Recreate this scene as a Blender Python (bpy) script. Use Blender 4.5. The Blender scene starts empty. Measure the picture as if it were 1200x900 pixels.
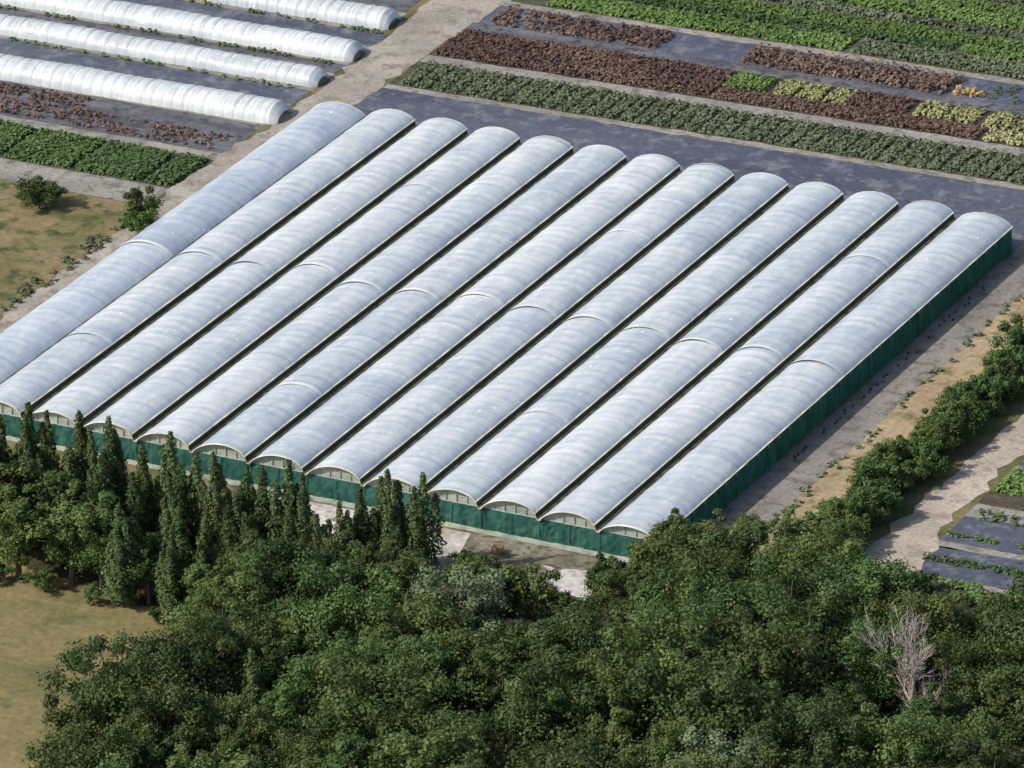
import bpy, numpy as np, math, random
from mathutils import Matrix, Vector
rng=np.random.default_rng(7); random.seed(7)
scn=bpy.context.scene
def link(o,parent=None):
    bpy.context.collection.objects.link(o)
    if parent: o.parent=parent
    return o
def empty(name,loc=(0,0,0)):
    e=bpy.data.objects.new(name,None); e.location=loc; e.empty_display_size=1; return link(e)
# ------------------------------------------------------------ materials
class NT:
    def __init__(s,name):
        s.m=bpy.data.materials.new(name); s.m.use_nodes=True; s.t=s.m.node_tree; s.t.nodes.clear()
        s.out=s.n("ShaderNodeOutputMaterial")
    def n(s,typ,**kw):
        x=s.t.nodes.new(typ)
        for k,v in kw.items(): setattr(x,k,v)
        return x
    def l(s,a,b): s.t.links.new(a,b)
    def coord(s,scale=(1,1,1),rot=0.0):
        g=s.n("ShaderNodeNewGeometry"); mp=s.n("ShaderNodeMapping")
        mp.inputs["Scale"].default_value=scale; mp.inputs["Rotation"].default_value=(0,0,rot)
        s.l(g.outputs["Position"],mp.inputs["Vector"]); return mp.outputs[0]
    def noise(s,vec,scale,detail=3,rough=.55):
        x=s.n("ShaderNodeTexNoise"); x.inputs["Scale"].default_value=scale; x.inputs["Detail"].default_value=detail
        x.inputs["Roughness"].default_value=rough; s.l(vec,x.inputs["Vector"]); return x.outputs["Fac"]
    def ramp(s,fac,stops):
        x=s.n("ShaderNodeValToRGB"); e=x.color_ramp.elements
        while len(e)<len(stops): e.new(.5)
        for i,(p,c) in enumerate(stops):
            e[i].position=p; e[i].color=(c,c,c,1) if isinstance(c,(int,float)) else (*c,1)
        s.l(fac,x.inputs[0]); return x.outputs[0]
    def mix(s,fac,a,b,mode='MIX'):
        x=s.n("ShaderNodeMix",data_type='RGBA',blend_type=mode)
        if isinstance(fac,(int,float)): x.inputs[0].default_value=fac
        else: s.l(fac,x.inputs[0])
        for i,v in ((6,a),(7,b)):
            if isinstance(v,tuple): x.inputs[i].default_value=(*v,1)
            else: s.l(v,x.inputs[i])
        return x.outputs[2]
    def math(s,op,a,b=0.0):
        x=s.n("ShaderNodeMath",operation=op)
        for i,v in enumerate((a,b)):
            if isinstance(v,(int,float)): x.inputs[i].default_value=v
            else: s.l(v,x.inputs[i])
        return x.outputs[0]
    def bsdf(s,col,rough=.9,spec=.2,alpha=None,bump=None,bstr=.3,bdist=.1,trans=None):
        b=s.n("ShaderNodeBsdfPrincipled")
        if isinstance(col,tuple): b.inputs["Base Color"].default_value=(*col,1)
        else: s.l(col,b.inputs["Base Color"])
        if isinstance(rough,(int,float)): b.inputs["Roughness"].default_value=rough
        else: s.l(rough,b.inputs["Roughness"])
        b.inputs["Specular IOR Level"].default_value=spec
        if alpha is not None:
            if isinstance(alpha,(int,float)): b.inputs["Alpha"].default_value=alpha
            else: s.l(alpha,b.inputs["Alpha"])
        if bump is not None:
            bp=s.n("ShaderNodeBump"); bp.inputs["Strength"].default_value=bstr; bp.inputs["Distance"].default_value=bdist
            s.l(bump,bp.inputs["Height"]); s.l(bp.outputs[0],b.inputs["Normal"])
        o=b.outputs[0]
        if trans is not None:
            tr=s.n("ShaderNodeBsdfTranslucent")
            if isinstance(col,tuple): tr.inputs[0].default_value=(*col,1)
            else: s.l(col,tr.inputs[0])
            mx=s.n("ShaderNodeMixShader"); mx.inputs[0].default_value=trans
            s.l(o,mx.inputs[1]); s.l(tr.outputs[0],mx.inputs[2]); o=mx.outputs[0]
        s.l(o,s.out.inputs[0]); return s.m
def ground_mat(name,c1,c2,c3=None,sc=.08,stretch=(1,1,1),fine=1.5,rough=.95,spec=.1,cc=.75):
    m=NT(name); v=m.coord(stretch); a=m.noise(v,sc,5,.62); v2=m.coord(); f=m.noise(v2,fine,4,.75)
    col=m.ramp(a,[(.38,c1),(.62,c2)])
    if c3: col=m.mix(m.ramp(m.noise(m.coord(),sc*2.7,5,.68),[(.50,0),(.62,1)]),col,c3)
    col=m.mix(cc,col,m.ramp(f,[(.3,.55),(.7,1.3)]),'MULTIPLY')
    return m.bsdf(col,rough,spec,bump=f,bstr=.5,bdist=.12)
M={}
M['ground']=ground_mat("dry_grass_ground",(.11,.11,.05),(.20,.16,.09),(.075,.095,.03),.06)
M['meadow']=ground_mat("meadow_grass",(.155,.140,.062),(.235,.185,.095),(.125,.125,.055),.045,(1,1.8,1),1.0)
M['rough']=ground_mat("rough_grass",(.13,.125,.055),(.235,.18,.105),(.07,.085,.032),.11,(1,1,1),.8)
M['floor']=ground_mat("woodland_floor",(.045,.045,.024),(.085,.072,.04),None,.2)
M['dirt']=ground_mat("dirt_track",(.27,.25,.22),(.37,.34,.295),(.21,.19,.16),.12,(1,1,1),2)
M['dirt2']=ground_mat("sandy_track",(.36,.31,.26),(.46,.40,.335),(.28,.235,.19),.12,(1,1,1),2)
M['gravel']=ground_mat("grey_gravel",(.19,.175,.16),(.27,.25,.225),(.13,.125,.11),.15,(1,.2,1),2)
M['path']=ground_mat("gravel_path",(.22,.215,.20),(.31,.29,.26),(.15,.145,.13),.2,(.4,1,1),2)
M['tan']=ground_mat("dry_verge",(.29,.22,.14),(.38,.30,.19),(.17,.155,.08),.12,(1,.3,1),1.2)
M['pale']=ground_mat("pale_hardstanding",(.46,.44,.43),(.62,.60,.58),(.34,.29,.24),.1,(1,1,1),1)
M['yard']=ground_mat("trodden_yard",(.12,.11,.085),(.24,.21,.17),(.07,.08,.04),.25,(1,1,1),1.2)
M['fabric']=ground_mat("weed_fabric",(.060,.068,.10),(.09,.10,.135),(.15,.155,.18),.12,(.18,1,1),1.0,.6,.3)
M['fabric2']=ground_mat("weed_fabric_grey",(.07,.072,.088),(.15,.15,.16),(.05,.05,.055),.2,(.3,1.5,1),1.0,.6,.3)
M['soil']=ground_mat("bed_soil",(.06,.052,.042),(.11,.09,.07),(.045,.045,.03),.3,(.5,1,1),2)
M['bedgreen']=ground_mat("bed_soil_mossy",(.045,.055,.03),(.075,.08,.045),(.10,.10,.085),.3,(.5,1,1),2)
M['bedbrown']=ground_mat("bed_soil_brown",(.055,.04,.034),(.085,.06,.05),(.05,.05,.05),.3,(.5,1,1),2)
def film_mat(name,lo,hi,hoop=2.0,axis=1,trans=.25,per=8.0,ribs=.28):
    m=NT(name)
    sc3=(1,.35,1) if axis==1 else (.35,1,1)
    n1=m.noise(m.coord(sc3),.4,5,.72); n2=m.noise(m.coord(),1.3,4,.75)
    n4=m.noise(m.coord((.25,1.6,.25) if axis==1 else (1.6,.25,.25)),.8,4,.7)
    g=m.n("ShaderNodeNewGeometry"); sp=m.n("ShaderNodeSeparateXYZ"); m.l(g.outputs["Position"],sp.inputs[0])
    y=sp.outputs[axis]
    fr=m.math('FRACT',m.math('DIVIDE',m.math('ADD',y,m.math('MULTIPLY',n2,.3)),hoop))
    d=m.math('ABSOLUTE',m.math('SUBTRACT',fr,.5))
    rib=m.ramp(d,[(.0,1),(.07,0)])
    def cells(step):
        c=m.n("ShaderNodeTexWhiteNoise",noise_dimensions='2D'); cb=m.n("ShaderNodeCombineXYZ")
        m.l(m.math('FLOOR',m.math('DIVIDE',y,step)),cb.inputs[0]); m.l(m.math('FLOOR',m.math('DIVIDE',sp.outputs[1-axis],per)),cb.inputs[1])
        m.l(cb.outputs[0],c.inputs[0]); return c.outputs[0]
    t=m.math('ADD',m.math('MULTIPLY',n1,.56),m.math('MULTIPLY',n4,.30)); t=m.math('ADD',t,m.math('MULTIPLY',cells(hoop),.05)); t=m.math('ADD',t,m.math('MULTIPLY',cells(26.0),.11))
    col=m.ramp(t,[(.36,lo),(.64,hi)])
    col=m.mix(.5,col,m.ramp(n2,[(.3,.82),(.7,1.1)]),'MULTIPLY')
    col=m.mix(m.math('MULTIPLY',rib,ribs),col,(.84,.86,.88))
    vo=m.n("ShaderNodeTexVoronoi"); vo.inputs["Scale"].default_value=.33; m.l(m.coord(),vo.inputs["Vector"])
    sk=m.ramp(vo.outputs["Distance"],[(.05,1),(.085,0)])
    col=m.mix(m.math('MULTIPLY',sk,.9),col,(.95,.95,.95))
    h=m.math('ADD',n2,m.math('MULTIPLY',rib,.35))
    return m.bsdf(col,.36,.5,bump=h,bstr=.5,bdist=.08,trans=trans)
M['film']=film_mat("polythene_film",(.43,.51,.61),(.78,.82,.84))
M['film_blue']=film_mat("polythene_film_aged",(.36,.45,.58),(.68,.74,.81))
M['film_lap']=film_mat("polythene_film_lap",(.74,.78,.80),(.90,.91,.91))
M['film_low']=film_mat("tunnel_film",(.46,.52,.57),(.76,.79,.81),1.6,0,per=12,ribs=.4)
def plain(name,col,rough=.6,spec=.3,var=.25,sc=1.5,trans=None,alpha=None):
    m=NT(name); n=m.noise(m.coord(),sc,3); c=m.mix(1.0,m.ramp(n,[(.3,1-var),(.7,1+var)]),col,'MULTIPLY')
    return m.bsdf(c,rough,spec,trans=trans,alpha=alpha)
M['rail']=plain("cream_rail",(.60,.57,.42),var=.35,sc=.5); M['gutter']=plain("gutter_metal",(.40,.37,.22),.5,var=.6,sc=.8)
M['vent']=plain("vent_netting",(.035,.037,.03),.8,.1)  # near-black net colour includes the shade of the interior behind the vents
M['steel']=plain("galvanised_steel",(.38,.40,.40),.45,.5)
M['post']=plain("green_post",(.05,.15,.12),.6,.3)
def net_mat(name,c1,c2,al,fold):
    m=NT(name); v=m.coord(fold); n=m.noise(v,.7,4,.75); col=m.ramp(n,[(.35,c1),(.65,c2)])
    return m.bsdf(col,.7,.2,alpha=al,trans=.4)
M['net']=net_mat("green_windbreak_net",(.012,.10,.075),(.04,.22,.17),.80,(1,1,.3))  # same green net, darkened in colour for the walls turned from the sun
M['net_front']=net_mat("green_windbreak_net_front",(.02,.11,.09),(.09,.27,.21),.74,(1,1,.5))  # lighter copy of the net: sunlit front tone put into the colour
M['gable']=net_mat("gable_film",(.36,.45,.38),(.68,.70,.60),.9,(1,1,1))
M['bark']=plain("bark",(.10,.08,.06),.9,.1); M['deadbark']=plain("dead_wood",(.36,.32,.29),.9,.1)
M['pot']=plain("black_pot",(.03,.03,.032),.6); M['terracotta']=plain("wooden_crate",(.24,.15,.09),.8)
M['whiteplastic']=plain("white_plastic",(.76,.78,.80),.5)
def leaf_mat(name,dark,mid,light,trans=.28,objvar=.5,huev=.05,hue0=.5):
    m=NT(name); a=m.n("ShaderNodeAttribute",attribute_name="tint"); oi=m.n("ShaderNodeObjectInfo")
    col=m.ramp(a.outputs["Fac"],[(0,dark),(.5,mid),(1,light)])
    wn=m.n("ShaderNodeTexWhiteNoise",noise_dimensions='1D'); m.l(m.math('MULTIPLY',oi.outputs["Random"],91.7),wn.inputs["W"])
    col=m.mix(1.0,col,m.ramp(wn.outputs[0],[(0,1-objvar*.6),(1,1+objvar*.75)]),'MULTIPLY')
    hs=m.n("ShaderNodeHueSaturation"); m.l(col,hs.inputs["Color"])
    hs.inputs["Saturation"].default_value=1.0
    m.l(m.math('ADD',m.math('MULTIPLY',oi.outputs["Random"],huev),hue0-huev*.35),hs.inputs["Hue"])
    return m.bsdf(hs.outputs[0],.6,.25,trans=trans)
M['leaf']=leaf_mat("broadleaf_foliage",(.046,.072,.020),(.088,.125,.036),(.155,.195,.062),.32,.65,.055)
M['leaf_pale']=leaf_mat("pale_foliage",(.12,.16,.08),(.18,.23,.12),(.27,.31,.18),.3,.2)
M['leaf_pop']=leaf_mat("poplar_foliage",(.046,.074,.024),(.088,.125,.042),(.16,.195,.08),.32,.4)
M['leaf_shrub']=leaf_mat("shrub_foliage",(.045,.075,.02),(.085,.13,.036),(.155,.205,.065),.28,.45)
def crop(n,a,b,c): M[n]=leaf_mat(n,a,b,c,.2,.25,.01)
crop('crop_olive',(.065,.085,.048),(.115,.14,.08),(.19,.215,.135))
crop('crop_green',(.065,.115,.028),(.12,.195,.05),(.19,.27,.08))
crop('crop_dkgreen',(.04,.08,.025),(.07,.12,.038),(.115,.165,.055))
crop('crop_brown',(.072,.045,.036),(.125,.078,.062),(.20,.135,.105))
crop('crop_yellow',(.19,.20,.08),(.31,.32,.14),(.45,.44,.24))
crop('crop_orange',(.30,.19,.05),(.45,.30,.09),(.55,.40,.16))
# ------------------------------------------------------------ mesh helpers
def mesh(name,V,Fc,mats,parent=None,tint=None,midx=None,smooth=False,add=True):
    V=np.asarray(V,dtype=np.float32).reshape(-1,3); Fc=np.asarray(Fc,dtype=np.int32)
    me=bpy.data.meshes.new(name); n,k=Fc.shape
    me.vertices.add(len(V)); me.vertices.foreach_set("co",V.ravel())
    me.loops.add(n*k); me.loops.foreach_set("vertex_index",Fc.ravel())
    me.polygons.add(n); me.polygons.foreach_set("loop_start",np.arange(n,dtype=np.int32)*k)
    for m in (mats if isinstance(mats,list) else [mats]): me.materials.append(m)
    if midx is not None: me.polygons.foreach_set("material_index",np.asarray(midx,dtype=np.int32))
    me.polygons.foreach_set("use_smooth",np.full(n,smooth))
    if tint is not None:
        a=me.attributes.new("tint",'FLOAT','POINT'); a.data.foreach_set("value",np.asarray(tint,dtype=np.float32))
    me.update(calc_edges=True)
    if not add: return me
    return link(bpy.data.objects.new(name,me),parent)
class B:
    def __init__(s): s.V=[];s.F=[];s.n=0
    def quad(s,a,b,c,d):
        s.V+=[a,b,c,d]; s.F.append([s.n,s.n+1,s.n+2,s.n+3]); s.n+=4
    def box(s,x0,x1,y0,y1,z0,z1):
        p=[(x,y,z) for z in (z0,z1) for y in (y0,y1) for x in (x0,x1)]
        s.V+=p; s.F+=[[s.n+i for i in q] for q in ((0,2,3,1),(4,5,7,6),(0,1,5,4),(2,6,7,3),(0,4,6,2),(1,3,7,5))]; s.n+=8
    def tube(s,pts,rads,sides=6):
        pts=[Vector(p) for p in pts]; base=s.n
        for i,p in enumerate(pts):
            d=(pts[min(i+1,len(pts)-1)]-pts[max(i-1,0)]).normalized()
            a=d.orthogonal().normalized(); b=d.cross(a)
            for j in range(sides):
                t=2*math.pi*j/sides; q=p+(a*math.cos(t)+b*math.sin(t))*rads[i]; s.V.append(tuple(q))
        for i in range(len(pts)-1):
            for j in range(sides):
                s.F.append([base+i*sides+j,base+i*sides+(j+1)%sides,base+(i+1)*sides+(j+1)%sides,base+(i+1)*sides+j])
        s.n+=len(pts)*sides
    def make(s,name,mat,parent=None,smooth=False): return mesh(name,s.V,s.F,mat,parent,smooth=smooth)
def leaf_quads(C,N,size,aspect=.75):
    n=len(C); N=N/np.linalg.norm(N,axis=1,keepdims=True)
    r=rng.normal(size=(n,3)); a=np.cross(N,r); a/=np.linalg.norm(a,axis=1,keepdims=True)+1e-9; b=np.cross(N,a)
    s=np.asarray(size).reshape(-1,1)*np.ones((n,1))
    a=a*s*.5; b=b*s*.5*aspect
    V=np.stack([C-a,C-b*1.0+a*.1,C+a,C+b*1.0+a*.1],1).reshape(-1,3)
    return V,np.arange(n*4).reshape(-1,4)
def sheet(name,poly,z,mat):
    me=bpy.data.meshes.new(name); me.from_pydata([(x,y,z) for x,y in poly],[],[list(range(len(poly)))]); me.materials.append(mat)
    return link(bpy.data.objects.new(name,me))
def rough_poly(pts,step=3.0,amp=.5):
    out=[]
    for i in range(len(pts)):
        a=np.array(pts[i]);b=np.array(pts[(i+1)%len(pts)]);L=np.linalg.norm(b-a);n=max(1,int(L/step))
        nrm=np.array([-(b-a)[1],(b-a)[0]])/max(L,1e-6)
        for j in range(n):
            q=a+(b-a)*j/n+(nrm*rng.normal()*amp if j else 0); out.append(tuple(q))
    return out
# ------------------------------------------------------------ ground
sheet("ground",[(-3000,-3000),(3000,-3000),(3000,3000),(-3000,3000)],0,M['ground'])
sheet("meadow",rough_poly([(-200,-250),(90,-250),(80,-100),(66,-70),(70,-46),(62,-35),(20,-30),(-200,-30)],3,1),.01,M['meadow'])
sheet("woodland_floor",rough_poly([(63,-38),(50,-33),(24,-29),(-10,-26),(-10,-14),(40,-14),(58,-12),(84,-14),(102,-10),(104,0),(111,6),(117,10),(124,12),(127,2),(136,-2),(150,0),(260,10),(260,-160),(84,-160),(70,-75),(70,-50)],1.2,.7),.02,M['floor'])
sheet("rough_grass",rough_poly([(-200,20),(-6,20),(-6,68),(-9,72),(-200,72)],3,.5),.01,M['rough'])
sheet("greenhouse_yard",rough_poly([(40,-8),(58,-12),(84,-13),(103,-11),(104,3),(40,3)],3,.4),.014,M['yard'])
sheet("concrete_pad",[(52,-1),(61,-9.5),(71,-9.5),(77,-9.8),(80.5,-7),(79,-1)],.034,M['pale'])
sheet("sandy_patch",rough_poly([(91,-5.5),(95,-10.5),(101,-12),(101.5,-8),(98,-4.5)],1.0,.35),.034,M['pale'])
sheet("dirt_track",rough_poly([(-6.8,14),(0.0,14),(0.2,112),(1.0,121),(1.0,134),(1.6,148),(2.4,160),(5,240),(-4,240),(-8.8,158),(-7.2,139),(-6.6,105),(-8,92),(-7.2,72)],2,.35),.03,M['dirt'])
sheet("gravel_path",[(-120,72.5),(-8,72.5),(-8,79),(-120,79)],.02,M['path'])
S=.022
def strip(name,y0,y1,mat,x0=1.2,x1=150,z=.02,slope=S):
    return sheet(name,rough_poly([(x0,y0+slope*x0),(x1,y0+slope*x1),(x1,y1+slope*x1),(x0,y1+slope*x0)],2,.12),z,mat)
sheet("weed_fabric",[(0,111.9),(106,111.9),(150,111.9),(150,122.2+3.3),(1.2,122.6)],.024,M['fabric'])
sheet("weed_fabric",[(0,105.2),(106,105.2),(106,111.9),(0,111.9)],.024,M['fabric'])
strip("gravel_path",122.5,124,M['path'],z=.032)
strip("plant_bed",124,133.2,M['bedgreen'],z=.02)
strip("gravel_path",133.2,136.0,M['path'],z=.032)
strip("plant_bed",136.0,146.8,M['bedbrown'],z=.02)
strip("gravel_path",146.8,149.6,M['fabric2'],z=.032)
strip("plant_bed",149.6,157,M['fabric'],z=.02)
strip("gravel_path",157,158.8,M['path'],z=.032)
strip("plant_bed",158.8,260,M['bedgreen'],z=.02)
def lstrip(name,y0,y1,mat,z=.02,x0=-140,x1=-7.4): return sheet(name,rough_poly([(x0,y0),(x1,y0),(x1,y1),(x0,y1)],2,.12),z,mat)
lstrip("plant_bed",79,90,M['bedgreen']); lstrip("gravel_path",90,92.5,M['path'],z=.024)
lstrip("plant_bed",92.5,103.5,M['fabric2']); lstrip("gravel_path",103.5,112,M['path'],z=.024)
lstrip("weed_fabric",112,117.5,M['fabric']); lstrip("gravel_path",117.5,124.5,M['path'],z=.024)
lstrip("weed_fabric",124.5,128,M['fabric2']); lstrip("gravel_path",128,135.5,M['path'],z=.024)
lstrip("weed_fabric",135.5,140.5,M['fabric']); lstrip("gravel_path",140.5,149,M['path'],z=.024,x1=-9); lstrip("weed_fabric",149,240,M['fabric2'],x1=-9.5)
sheet("gravel_strip",rough_poly([(104.1,0),(110.6,0),(110.8,111.8),(104.1,111.8)],2,.25),.03,M['gravel'])
sheet("dry_verge",rough_poly([(110.4,6),(118,8),(118,116),(110.6,111.8)],2,.4),.02,M['tan'])
sheet("sandy_track",rough_poly([(124.6,14),(126,1),(135,0),(132,16),(130.2,30),(130.8,60),(131,140),(126.6,140),(125.8,60),(125,30)],2,.4),.035,M['dirt2'])
for i,(a,b,mt) in enumerate([(2,9,'soil'),(9,11,'path'),(11,19,'fabric'),(19,20.5,'path'),(20.5,28,'fabric'),(28,32,'path'),(32,41,'soil'),(41,44,'path'),(44,56,'fabric'),(56,60,'path'),(60,70,'soil'),(70,110,'fabric2')]):
    sheet("plant_bed",rough_poly([(131.5,a),(220,a+2),(220,b+2),(131.5,b)],2,.15),.022,M[mt])
# ------------------------------------------------------------ crops
def bed(name,x0,x1,y0,y1,mat,rs=.8,ps=.6,r=.34,h=.5,q=10,fill=.97,slope=S,blocks=None,gap=.8,size=.36,soft=False):
    ys=np.arange(y0+.3,y1-.2,rs); xs=np.arange(x0,x1,ps)
    X,Y=np.meshgrid(xs,ys); X=X.ravel();Y=Y.ravel()
    keep=rng.random(len(X))<fill
    if soft:
        ph=np.sin(X*.37+1.3)*np.sin(X*.11+Y*.5)+.6*np.sin(X*.83+Y*1.7); keep&=(ph+rng.normal(size=len(X))*.35)>-.65
    if blocks: keep&=((X-x0)%blocks)>gap
    X=X[keep];Y=Y[keep]; n=len(X)
    X=X+rng.normal(size=n)*.1; Y=Y+rng.normal(size=n)*.07; Y=Y+slope*X
    sc=rng.uniform(.75,1.25,n)
    d=rng.normal(size=(n,q,3)); d/=np.linalg.norm(d,axis=2,keepdims=True); d[:,:,2]=np.abs(d[:,:,2])
    P=np.stack([X,Y,np.full(n,.08)],1)[:,None,:]+d*np.array([r,r,h])*sc[:,None,None]
    N=d+rng.normal(size=d.shape)*.4+np.array([-.1,-.15,.55])
    V,F_=leaf_quads(P.reshape(-1,3),N.reshape(-1,3),rng.uniform(.7,1.3,n*q)*size*1.3,.9)
    # cultivars are set out in batches along the bed: slightly different leaf tone per batch
    bl=np.floor(X/rng.uniform(9,17)+np.floor(Y/3.3)*.37).astype(int); lut=rng.random(4096); bt=lut[bl%4096]
    t=np.clip(np.repeat(bt*.4+rng.random(n)*.3,q)+rng.random(n*q)*.3,0,1)
    return mesh(name,V,F_,M[mat],tint=np.repeat(t,4))
bed("nursery_plant_bed",2.5,150,124.3,133.2,'crop_olive',blocks=2.4,gap=.55,rs=.82,fill=.98)
bed("nursery_plant_bed",2,44,136.4,146.4,'crop_brown',rs=.78,h=.45,fill=.94)
bed("nursery_plant_bed",44.5,50,141,146.4,'crop_green',rs=.72)
bed("nursery_plant_bed",50.5,62,141,146.4,'crop_yellow',rs=.72,blocks=4)
bed("nursery_plant_bed",45,84,136.4,140.4,'crop_brown',rs=.78,fill=.94)
bed("nursery_plant_bed",62.5,71,141,146.4,'crop_brown',rs=.78)
bed("nursery_plant_bed",71.5,130,141,146.4,'crop_yellow',rs=.75,fill=.85,blocks=5)
bed("nursery_plant_bed",85,130,136.4,140.4,'crop_yellow',rs=.75,fill=.85)
bed("nursery_shrub_bed",4,30,150.1,156.6,'crop_brown',rs=1.05,ps=1.0,r=.55,h=.8,q=14,soft=True,size=.42)
bed("nursery_shrub_bed",43,74,149.9,156.2,'crop_brown',rs=1.05,ps=1.0,r=.6,h=.9,q=14,fill=.96,size=.42)
bed("nursery_shrub_bed",75,79,150.3,153,'crop_orange',rs=1.1,ps=1.1,r=.5,h=.8,fill=.9,size=.42)
bed("nursery_shrub_bed",80,130,150.3,156,'crop_dkgreen',rs=1.6,ps=1.8,r=.5,h=.7,fill=.6)
y=159.3; pal=['crop_green','crop_dkgreen','crop_green','crop_olive','crop_green','crop_dkgreen','crop_olive','crop_green','crop_dkgreen','crop_green','crop_olive','crop_green']
for i,c in enumerate(pal):
    w=[4.6,2.6,3.8,2.4,4.2,3.0,3.4,4.5,3,4,3,6][i]
    br=[46,60,0,50,38,45,0,30,52,0,40,0][i]
    kw=dict(q=9,rs=.68,size=.4,fill=.95)
    if br:
        bed("nursery_plant_bed",8,8+br,y,y+w,c,**kw); bed("nursery_plant_bed",9.2+br,140,y,y+w,pal[(i+3)%8],**kw)
    else: bed("nursery_plant_bed",8,140,y,y+w,c,**kw)
    y+=w+(.55 if i%2 else 1.0)
bed("nursery_plant_bed",-90,-8,79.3,89.9,'crop_dkgreen',rs=.6,ps=.5,h=.6,q=11,size=.42,slope=0,blocks=11,gap=.6,fill=1)
bed("nursery_plant_bed",-90,-24,82.5,89.9,'crop_green',rs=.9,ps=.7,h=.72,q=7,slope=0,blocks=11,gap=.6,fill=.8)
bed("nursery_shrub_bed",-90,-9,93.2,98.3,'crop_brown',rs=1.1,ps=1.0,fill=.8,slope=0,soft=True,size=.36)
bed("nursery_shrub_bed",-90,-33,99.4,103,'crop_brown',rs=1.1,ps=1.0,fill=.9,slope=0,size=.4)
for yy in (116.9,127.3,140.2): bed("weed_row",-90,-9,yy,yy+.9,'crop_dkgreen',rs=.5,ps=.8,fill=.5,slope=0,soft=True)
for (a,b,c,f) in ((2.5,8.5,'crop_green',.9),(33,40.5,'crop_green',.96),(61,69,'crop_olive',.9),(12,13.5,'crop_dkgreen',.8),(25,27.5,'crop_dkgreen',.4),(19.3,20.3,'crop_green',.7)):
    bed("nursery_plant_bed",132,190,a,b,c,fill=f,slope=.02,soft=(f<.93))
# rank weeds along the verges
bed("verge_weeds",110.6,112,14,108,'crop_olive',rs=1.1,ps=.5,fill=.22,slope=0,r=.3,h=.35)
bed("verge_weeds",116,119.5,12,112,'crop_green',rs=1.0,ps=.6,fill=.35,slope=0,r=.4,h=.5)
bed("verge_weeds",-9,-6.6,20,71,'crop_olive',rs=1.0,ps=.6,fill=.3,slope=0,r=.4,h=.5)
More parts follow.
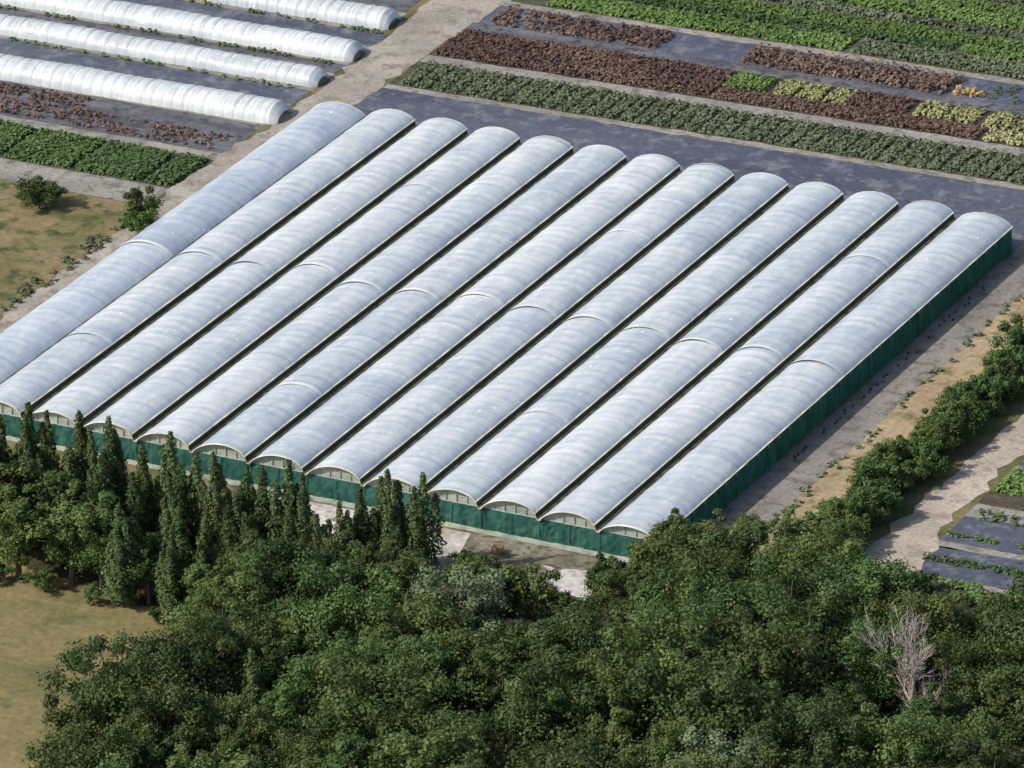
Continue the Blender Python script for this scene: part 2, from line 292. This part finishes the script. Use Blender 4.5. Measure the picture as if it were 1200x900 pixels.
# ------------------------------------------------------------ greenhouse
gh=empty("multi_span_greenhouse",(0,0,0))
W=8.0;L=104.6;NS=13
def arch(s): return (4*s*(1-s))**.74
film=[[],[],[]];ff=[[],[],[]];fn=[0,0,0]
vent=B();rail=B();gut=B();gab=B();hoop=B()
ns=22; R0=1.30
for k in range(NS):
    x0=k*W; mi=1 if k in(0,) else 0
    last=(k==NS-1)
    zl=3.4; zr=3.45 if (k==0 or last) else 4.08
    xl=x0+(.25 if k else 0); xr=x0+W-(.45 if not k==0 else .1)
    if last: xr=x0+W
    b1=52+rng.uniform(-1.5,1.5); b2=24+rng.uniform(-5,5); b3=80+rng.uniform(-5,5)
    cuts=[-.5,b1,L+.4]; rise=[R0-.02,R0+.07]
    if k%4==1: cuts=[-.5,b2,b1,L+.4]; rise=[R0,R0-.04,R0+.06]
    if k%4==3: cuts=[-.5,b1,b3,L+.4]; rise=[R0,R0+.07,R0]
    s=np.linspace(0,1,ns+1); ph=rng.random()*6
    def addsurf(ya,yb,rs_,m_,off,lap):
        ny=max(1,int((yb-ya)/.4)); yy=np.linspace(ya,yb,ny+1)
        SS,YY=np.meshgrid(s,yy)
        sag=.045*np.cos(2*math.pi*YY/2.0)
        flare=.15*np.exp(-np.abs(YY-lap)/1.3) if lap is not None else 0
        low=.05*np.sin(YY*.19+ph)+.03*np.sin(YY*.6+ph*2)
        A=arch(np.clip(SS,0,1))
        Z=zl+(zr-zl)*SS+A*(rs_+sag+flare+low+rng.normal(size=(ny+1,1))*.02)+off
        X=xl+(xr-xl)*SS+.03*np.sin(YY*1.1+ph)
        V=np.stack([X,YY,Z],-1).reshape(-1,3)
        i=np.arange(ny)[:,None]*(ns+1)+np.arange(ns)[None,:]; i=i.ravel()
        Fq=np.stack([i,i+1,i+ns+2,i+ns+1],1)
        film[m_].append(V); ff[m_].append(Fq+fn[m_]); fn[m_]+=len(V)
    for c in range(len(cuts)-1):
        addsurf(cuts[c],cuts[c+1]+(.6 if c<len(cuts)-2 else 0),rise[c],mi,.012*c,cuts[c] if c else None)
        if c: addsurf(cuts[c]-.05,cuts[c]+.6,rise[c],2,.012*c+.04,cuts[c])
    if k==0:
        yy=np.arange(-.4,L+.2,2.0)
        for a,b in zip(yy[:-1],yy[1:]): gab.quad((-.02,a,3.4),(-.02,b,3.4),(-.5,b,.02),(-.5,a,.02))
    if 0<k<NS-1:
        vent.quad((xr,-.4,zr-.02),(xr,L+.3,zr-.02),(xr+.18,L+.3,3.42),(xr+.18,-.4,3.42))  # opaque net quad, painted dark to stand for the unlit interior
    if k>0:
        rail.box(xr-.12,xr+.08,-.5,L+.4,zr-.03,zr+.08)
    if k<NS-1:
        gx=x0+W; gut.box(gx-.28,gx+.26,-.5,L+.4,3.22,3.33); gut.box(gx-.30,gx-.25,-.5,L+.4,3.33,3.43); gut.box(gx+.2,gx+.25,-.5,L+.4,3.33,3.44)
        for py in np.arange(1,L,4.0): vent.box(gx-.06,gx+.06,py-.05,py+.05,0,3.2)
    for ye,sg in ((-.45,-1),(L+.38,1)):
        pts=[(xl+(xr-xl)*t,ye+sg*.04,zl+(zr-zl)*t+(R0+.06)*float(arch(t))) for t in np.linspace(0,1,17)]
        (rail if sg<0 else hoop).tube(pts,[.08 if sg<0 else .05]*17,5)
    for t0,t1 in zip(np.linspace(0,1,13)[:-1],np.linspace(0,1,13)[1:]):
        for ye in (0.1,L-.1):
            f=lambda t:(xl+(xr-xl)*t,ye,zl+(zr-zl)*t+(R0-.05)*float(arch(t)))
            a,b=f(t0),f(t1); gab.quad((a[0],ye,3.3),(b[0],ye,3.3),b,a)
    for t in (.2,.4,.6,.8):
        hoop.box(xl+(xr-xl)*t-.04,xl+(xr-xl)*t+.04,-.06,.04,3.4,3.4+(R0-.2)*float(arch(t)))
    hoop.box(x0,x0+W,-.05,.03,3.25,3.38)
mesh("roof_film",np.concatenate(film[0]),np.concatenate(ff[0]),M['film'],gh,smooth=True)
mesh("roof_film_aged",np.concatenate(film[1]),np.concatenate(ff[1]),M['film_blue'],gh,smooth=True)
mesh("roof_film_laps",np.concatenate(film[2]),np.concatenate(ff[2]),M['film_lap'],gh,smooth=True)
vent.make("vent_openings",M['vent'],gh); rail.make("edge_rails",M['rail'],gh); gut.make("gutters",M['gutter'],gh)
gab.make("gable_film",M['gable'],gh); hoop.make("end_frames",M['steel'],gh)
def netwall(p0,p1,name,mat,z0=.05,z1=3.3,nrm=(1,0)):
    p0=np.array(p0);p1=np.array(p1);Ln=np.linalg.norm(p1-p0);n=int(Ln/.5);nz=6;V=[]
    for i in range(n+1):
        t=i/n;d=t*Ln
        for j in range(nz+1):
            z=z0+(z1-z0)*j/nz; bul=.16*abs(math.sin(math.pi*d/3))*math.sin(math.pi*j/nz)+rng.normal()*.04
            q=p0+(p1-p0)*t; V.append((q[0]+nrm[0]*bul,q[1]+nrm[1]*bul,z))
    F_=[[i*(nz+1)+j,(i+1)*(nz+1)+j,(i+1)*(nz+1)+j+1,i*(nz+1)+j+1] for i in range(n) for j in range(nz)]
    return mesh(name,V,F_,mat,gh)
netwall((104.02,0),(104.02,L),"side_netting",M['net'])
netwall((0,-.1),(104,-.1),"front_netting",M['net_front'],nrm=(0,-1))
netwall((0,L+.05),(104,L+.05),"rear_netting",M['net'],nrm=(0,1))
po=B()
for yy in np.arange(0,L+.1,3.0): po.box(104.24,104.32,yy-.04,yy+.04,0,3.45)
for xx in np.arange(0,104.1,4.0): po.box(xx-.04,xx+.04,-.42,-.34,0,3.4)
po.make("wall_posts",M['post'],gh)
# pale splash apron: film skirt along the foot of the front netting
sk_=B()
for i in range(52): sk_.quad((i*2,-.46-.05*(i%3),.03),(i*2+2,-.46-.05*((i+1)%3),.03),(i*2+2,-.4,.55+.12*random.random()),(i*2,-.4,.55+.12*random.random()))
sk_.make("film_skirt",M['gable'],gh)
fl=sheet("greenhouse_floor",[(0,0),(104,0),(104,L),(0,L)],.026,M['soil']); fl.parent=gh
# ------------------------------------------------------------ low tunnels
def tunnel(y,x1,w,h,x0=-150,rot=0):
    e=empty("polytunnel",(x1,y,0)); e.rotation_euler[2]=rot
    n=18; xs=np.arange(x0-x1,0.01,.2); V=[]; ph=random.random()*9
    for x in xs:
        g=.14*max(0,math.cos(2*math.pi*x/1.6))**6
        end=min(1,.25+(-x)/1.6) if x>-1.3 else 1; end=math.sqrt(max(.05,end))
        hh=(h-g+.07*math.sin(x*.3+ph)+.05*random.gauss(0,1))*end; ww=(w/2-g*.5+.05*math.sin(x*.5+ph))*(.6+.4*end)
        for j in range(n+1):
            a=math.pi*j/n; V.append((x,-math.cos(a)*ww+w/2,math.sin(a)**.8*hh+.03+random.gauss(0,.02)))
    m=len(xs); F_=[[i*(n+1)+j,i*(n+1)+j+1,(i+1)*(n+1)+j+1,(i+1)*(n+1)+j] for i in range(m-1) for j in range(n)]
    mesh("film_cover",V,F_,M['film_low'],e,smooth=True)
    b=B()
    for x in np.arange(-1.6,x0-x1,-1.6):
        b.tube([(x,-math.cos(math.pi*j/10)*(w/2-.1)+w/2,math.sin(math.pi*j/10)**.8*(h-.12)+.03) for j in range(11)],[.035]*11,4)
    b.make("hoops",M['steel'],e)
tunnel(104.2,-5.8,5.6,2.4,rot=math.radians(.8)); tunnel(118.5,-7.2,4.4,2.0); tunnel(128.8,-7.2,5.0,2.2); tunnel(141.6,-8.4,5.0,2.2); tunnel(154,-10,5,2.2)
# ------------------------------------------------------------ trees
def tree_mesh(kind,seed):
    global rng
    rng=np.random.default_rng(seed); b=B(); C=[];N=[];S_=[];T=[]
    if kind=='poplar':
        H=14; ns_=rng.integers(6,10)
        b.tube([(0,0,0),(0.05,0,H*.4),(0,.05,H*.9)],[.28,.18,.03],7)
        for i in range(ns_):
            a=rng.random()*6.28; r=(rng.uniform(.5,1.5) if i else 0); top=H*(1 if i==0 else rng.uniform(.5,.93)); bot=rng.uniform(.4,1.6)
            cx,cy=r*math.cos(a),r*math.sin(a); b.tube([(0,0,bot),(cx*.7,cy*.7,bot+2),(cx,cy,top*.9)],[.1,.07,.02],4)
            n=1500; t=rng.beta(1.25,1.2,n); z=bot+(top-bot)*t
            R=1.05*np.power(np.sin(np.pi*np.clip(t*.86+.09,0,1)),.6)*(1-.5*t)*rng.uniform(.85,1.2)
            ang=rng.random(n)*6.28; R=R*(1+.35*np.sin(z*1.9+ang*2+i)+.22*np.sin(z*4.3+ang*3+i))*rng.uniform(.55,1.12,n)
            C.append(np.stack([cx*(.6+.4*np.minimum(1,t*2))+R*np.cos(ang),cy*(.6+.4*np.minimum(1,t*2))+R*np.sin(ang),z],1))
            N.append(np.stack([np.cos(ang),np.sin(ang),np.full(n,.35)],1)+rng.normal(size=(n,3))*.45)
            S_.append(rng.uniform(.24,.42,n)); T.append(np.clip(.1+.35*rng.random()+rng.random(n)*.45,0,1))
        mat='leaf_pop'
    else:
        H={'broad':12,'wide':12,'pale':11,'shrub':4.5}[kind]; Rm={'broad':rng.uniform(3.3,4.1),'wide':rng.uniform(4.6,5.4),'pale':4.0,'shrub':2.0}[kind]
        zc=H*(.56 if kind!='shrub' else .5); rz=H*(.43 if kind!='shrub' else .46); nl={'broad':36,'wide':56,'pale':40,'shrub':18}[kind]
        lean=rng.normal(size=2)*.3
        b.tube([(0,0,0),(lean[0]*.4,lean[1]*.4,H*.3),(lean[0],lean[1],H*.72)],[.03*H,.02*H,.006*H],8)
        ax=rng.uniform(.8,1.2,2)
        for i in range(nl):
            d=rng.normal(size=3); d/=np.linalg.norm(d); d[2]=d[2]*.9+(.15 if kind!='shrub' else 0)
            rr=rng.uniform(.4,1.05)
            c=np.array([lean[0]+d[0]*Rm*rr*ax[0],lean[1]+d[1]*Rm*rr*ax[1],zc+d[2]*rz*rr])
            lr=rng.uniform(.5,1.4)*Rm/3.9*(1.1-.25*max(d[2],0))*(1.15 if kind=='shrub' else 1)
            st=np.array([lean[0]*.5,lean[1]*.5,H*rng.uniform(.22,.5)])
            if i%2==0: b.tube([tuple(st),tuple((st+c)/2+rng.normal(size=3)*.15),tuple(c)],[.012*H,.008*H,.003*H],5)
            n=int({'broad':290,'wide':280,'pale':330,'shrub':230}[kind])
            e=rng.normal(size=(n,3)); e/=np.linalg.norm(e,axis=1,keepdims=True)
            lump=1+.25*np.sin(e[:,0]*5+i)*np.sin(e[:,1]*6)+.18*np.sin(e[:,2]*9+i)
            q=c+e*lr*(rng.uniform(.5,1.2,n)*lump)[:,None]*np.array([1,1,.8 if kind!='pale' else 1.15])
            if kind=='shrub': q[:,2]=np.maximum(q[:,2],.1+rng.random(n)*.3)
            C.append(q); N.append(e+rng.normal(size=(n,3))*.5+np.array([0,0,.3]))
            S_.append(rng.uniform(.22,.44,n)*(1 if kind!='shrub' else .75)); lt=rng.random()*.55
            T.append(np.clip(lt+rng.random(n)*.45,0,1))
        mat={'broad':'leaf','wide':'leaf','pale':'leaf_pale','shrub':'leaf_shrub'}[kind]
    C=np.concatenate(C);N=np.concatenate(N);S_=np.concatenate(S_);T=np.concatenate(T)
    V,F_=leaf_quads(C,N,S_)
    nb=len(b.V); V=np.concatenate([np.array(b.V),V]); F_=np.concatenate([np.array(b.F),F_+nb])
    mi=np.concatenate([np.zeros(len(b.F)),np.ones(len(F_)-len(b.F))])
    return mesh(kind,V,F_,[M['bark'],M[mat]],tint=np.concatenate([np.zeros(nb),np.repeat(T,4)]),midx=mi,add=False)
VAR={k:[tree_mesh(k,100+i*7+len(k)) for i in range(n)] for k,n in (('poplar',6),('broad',6),('wide',5),('pale',2),('shrub',4))}
HH={'poplar':14,'broad':12,'wide':12,'pale':11,'shrub':4.5}
NAMES={'poplar':'poplar_tree','broad':'broadleaf_tree','wide':'broadleaf_tree','pale':'willow_tree','shrub':'shrub'}
def plant(kind,x,y,h,wid=1.0,parent=None,name=None):
    o=bpy.data.objects.new(name or NAMES[kind],random.choice(VAR[kind])); s=h/HH[kind]
    o.location=(x,y,-.05); o.rotation_euler=(random.gauss(0,.025),random.gauss(0,.025),random.random()*6.28); o.scale=(s*wid,s*wid,s)
    return link(o,parent)
rng=np.random.default_rng(11)
for x,y,h in [(27.8,-26.8,18),(30.3,-25,16),(32.7,-25.7,17.5),(34.8,-23.6,17.5),(37.9,-22.6,18),(39.8,-22.4,16),(41.7,-22.1,17.5),(46.1,-22.5,15),(50.2,-21.9,16.8),(53.3,-21.7,15),(55.9,-21.7,15.3),(59.6,-21.6,14),(62,-20.9,14.3),(64.6,-20,15.2),(66.6,-19.6,13.5),(71.2,-19.7,11),(72.7,-17,12),(75.3,-15.1,14),(76.8,-15.6,12),(79.5,-14.4,13.8),
   (50.5,-36.0,13.5),(57.8,-36.6,12.5),(60.5,-33,11.5),(55,-30,13),(48,-29,14),(64,-29,12),(68,-26,12),(71,-24,11),(44,-28,15.5),(30,-22,17),(24,-25,17),(61.5,-26.5,13),(52,-26,13),(58,-26,13)]:
    plant('poplar',x,y,h,random.uniform(1.0,1.25)*(14/h)**.5)
for x,y,h in [(35.3,-34.5,13),(42,-33.5,13),(38,-29.5,14),(30,-32,15),(24,-32,14),(46,-33,12),(18,-28,15),(67,-34,11.5),(72,-31,11),(76,-27,11),(80,-24,10),(66,-39,10),(84,-25,9),(53,-34,9),(62,-37,9),(70,-37,12),(75,-34,12),(80,-30,11),(85,-30,11)]:
    plant('broad',x,y,h,1.1)
# undergrowth between greenhouse front and the wood
for x,y,h in [(85,-15,5),(88,-17,6.5),(91,-15,5),(84,-11,3.5),(90,-20,7),(94,-19,7.5),(98,-18,7),(103,-9.5,6),(87.5,-11.5,4),(104,-4,4.5),(34,-36.5,3),(47,-37,3),(28,-34,3.2),(57,-38.5,2.5),(40,-36.5,3.5)]:
    plant('shrub',x,y,h,random.uniform(.9,1.2))
poly=[(72,-48),(74,-40),(84,-38),(93,-35),(105,-33),(112,-26),(109,-14),(113,-6),(122,-6),(134,-8),(147,-10),(164,-4),(190,0),(230,-60),(170,-120),(85,-115),(70,-80),(77,-66)]
def inside(x,y):
    c=False;j=len(poly)-1
    for i in range(len(poly)):
        xi,yi=poly[i];xj,yj=poly[j]
        if (yi>y)!=(yj>y) and x<(xj-xi)*(y-yi)/(yj-yi)+xi: c=not c
        j=i
    return c
placed=[]
for x,y,h in [(94,-33,12),(159,-5,11),(141,-58,12),(97,-35,9)]: plant('pale',x,y,h,1.2); placed.append((x,y,3.8))
dead=(150,-29); placed+= [(*dead,3.6),(153,-34.5,4.6)]
for x,y,h in [(70,-72,15),(75,-62,14),(74,-54,13),(78,-76,14)]: plant('wide',x,y,h); placed.append((x,y,5))
plant('shrub',152.5,-34,4.5,1.3); plant('shrub',155,-38,4.5,1.3)
tries=0
while tries<7000:
    tries+=1
    x=random.uniform(68,215);y=random.uniform(-118,2)
    if not inside(x,y): continue
    r=random.uniform(4.2,5.8) if tries<900 else random.uniform(2.3,3.8)
    if any((x-a)**2+(y-b)**2<((r+c)*.86)**2 for a,b,c in placed): continue
    placed.append((x,y,r)); k='wide' if r>3.9 else ('poplar' if random.random()<.06 else 'broad')
    h=random.uniform(8.5,14)*(.74+.075*r)
    plant(k,x,y,h,(random.uniform(1.0,1.2) if k!='poplar' else 1.3))
for x,y,h in [(107,-9,10),(107.5,-3,9),(111,1,8),(115,3,8),(119,4,8.5),(123,1,7),(105,-16,8),(127,-3,8),(111,-9,11),(116,-2,9)]: plant('broad',x,y,h,1.1)
hr=empty("hedgerow",(0,0,0))
y=8
while y<118:
    for _ in range(3):
        plant('shrub',random.gauss(120.6,1.4),y+random.uniform(-1,1),random.uniform(2.8,5.8)*(1.1 if y<30 else 1),random.uniform(.9,1.25),hr,"hedge_shrub")
    y+=random.uniform(1.8,2.8)
plant('shrub',-20.8,65.8,5.2,1.2); plant('shrub',-19.3,66.6,4.2,1.2); plant('shrub',-4.9,64.6,6.6,.95); plant('shrub',-4.3,63.7,4.6,1.1); plant('shrub',-24,67,2.4,1.4)
for x,y in ((136,7),(142,5),(133,-1),(138,2)): plant('shrub',x,y,random.uniform(1.5,3),1.2)
def dead_tree(x,y,H):
    b=B()
    def grow(p,d,l,r,lev):
        n=3; pts=[p];rs=[r]; q=Vector(p); dd=Vector(d)
        for i in range(n):
            dd=(dd+Vector((random.gauss(0,.12),random.gauss(0,.12),random.gauss(.03,.08)))).normalized(); q=q+dd*l/n; pts.append(tuple(q)); rs.append(r*(1-.45*(i+1)/n))
        b.tube(pts,rs,5 if lev<2 else 4)
        if lev<4:
            for j in range(5 if lev else 9):
                t=random.choice(pts[1:]); nd=(dd+Vector((random.gauss(0,.5),random.gauss(0,.5),random.gauss(.2,.3)))).normalized()
                grow(t,nd,l*random.uniform(.5,.75),max(.03,r*.5),lev+1)
    grow((0,0,0),(0,0,1),H*.42,.24,0)
    b2=b.make("dead_tree",M['deadbark']); b2.location=(x,y,0)
dead_tree(*dead,15.5)
# ------------------------------------------------------------ yard clutter
def pots(name,pts):
    b=B()
    for x,y,r,h in pts:
        b.tube([(x,y,.03),(x,y,h)],[r*.75,r],7); b.tube([(x,y,h),(x,y,h-.03)],[r,.02],7)
    return b.make(name,M['pot'])
pots("plant_pots",[(105.6+rng.normal()*.25,y0,rng.uniform(.12,.18),.28) for i,y0 in enumerate(np.arange(34,96,.8)) if rng.random()<.4])
for cx,cy in ((84.5,-4.5),(72,-3)):
    e=empty("wooden_crate",(cx,cy,.03)); e.rotation_euler[2]=random.random()
    b=B()
    for z in np.arange(.1,.9,.2):
        b.box(-.6,.6,-.5,-.46,z,z+.14); b.box(-.6,.6,.46,.5,z,z+.14); b.box(-.64,-.602,-.5,.5,z,z+.14); b.box(.602,.64,-.5,.5,z,z+.14)
    b.box(-.59,.59,-.45,.45,.02,.06); b.make("slats",M['terracotta'],e)
# ------------------------------------------------------------ light, world, camera
d=Vector((-.705,-.70,0)).normalized(); el=math.radians(41)
sv=Vector((d.x*math.cos(el),d.y*math.cos(el),math.sin(el)))
sl=bpy.data.lights.new("sun","SUN"); sl.energy=4.6; sl.angle=math.radians(.5); sl.color=(1,.94,.84)
so=link(bpy.data.objects.new("sun",sl)); so.rotation_euler=sv.to_track_quat('Z','Y').to_euler()
w=bpy.data.worlds.new("World"); scn.world=w; w.use_nodes=True; nt=w.node_tree; bg=nt.nodes["Background"]
sk=nt.nodes.new("ShaderNodeTexSky"); sk.sky_type='NISHITA'; sk.sun_disc=False; sk.sun_elevation=el; sk.sun_rotation=math.atan2(sv.x,sv.y); sk.dust_density=2.5
nt.links.new(sk.outputs[0],bg.inputs[0]); bg.inputs[1].default_value=.15
p=[470.038,-731.687,390.874,-0.48477,0.42111,-0.02689,8863.]
yw,pt,ro=p[3:6]
f=Vector((math.sin(yw)*math.cos(pt),math.cos(yw)*math.cos(pt),-math.sin(pt))); r=Vector((math.cos(yw),-math.sin(yw),0)); u=r.cross(f)
r2=r*math.cos(ro)+u*math.sin(ro); u2=-r*math.sin(ro)+u*math.cos(ro)
cam=bpy.data.cameras.new("camera"); cam.sensor_width=36; cam.lens=p[6]*36/1200; cam.clip_start=5; cam.clip_end=9000
co=link(bpy.data.objects.new("camera",cam))
m=Matrix(((r2.x,u2.x,-f.x,p[0]),(r2.y,u2.y,-f.y,p[1]),(r2.z,u2.z,-f.z,p[2]),(0,0,0,1))); co.matrix_world=m
scn.camera=co
scn.view_settings.view_transform='Standard'; scn.view_settings.look='None'; scn.view_settings.exposure=0
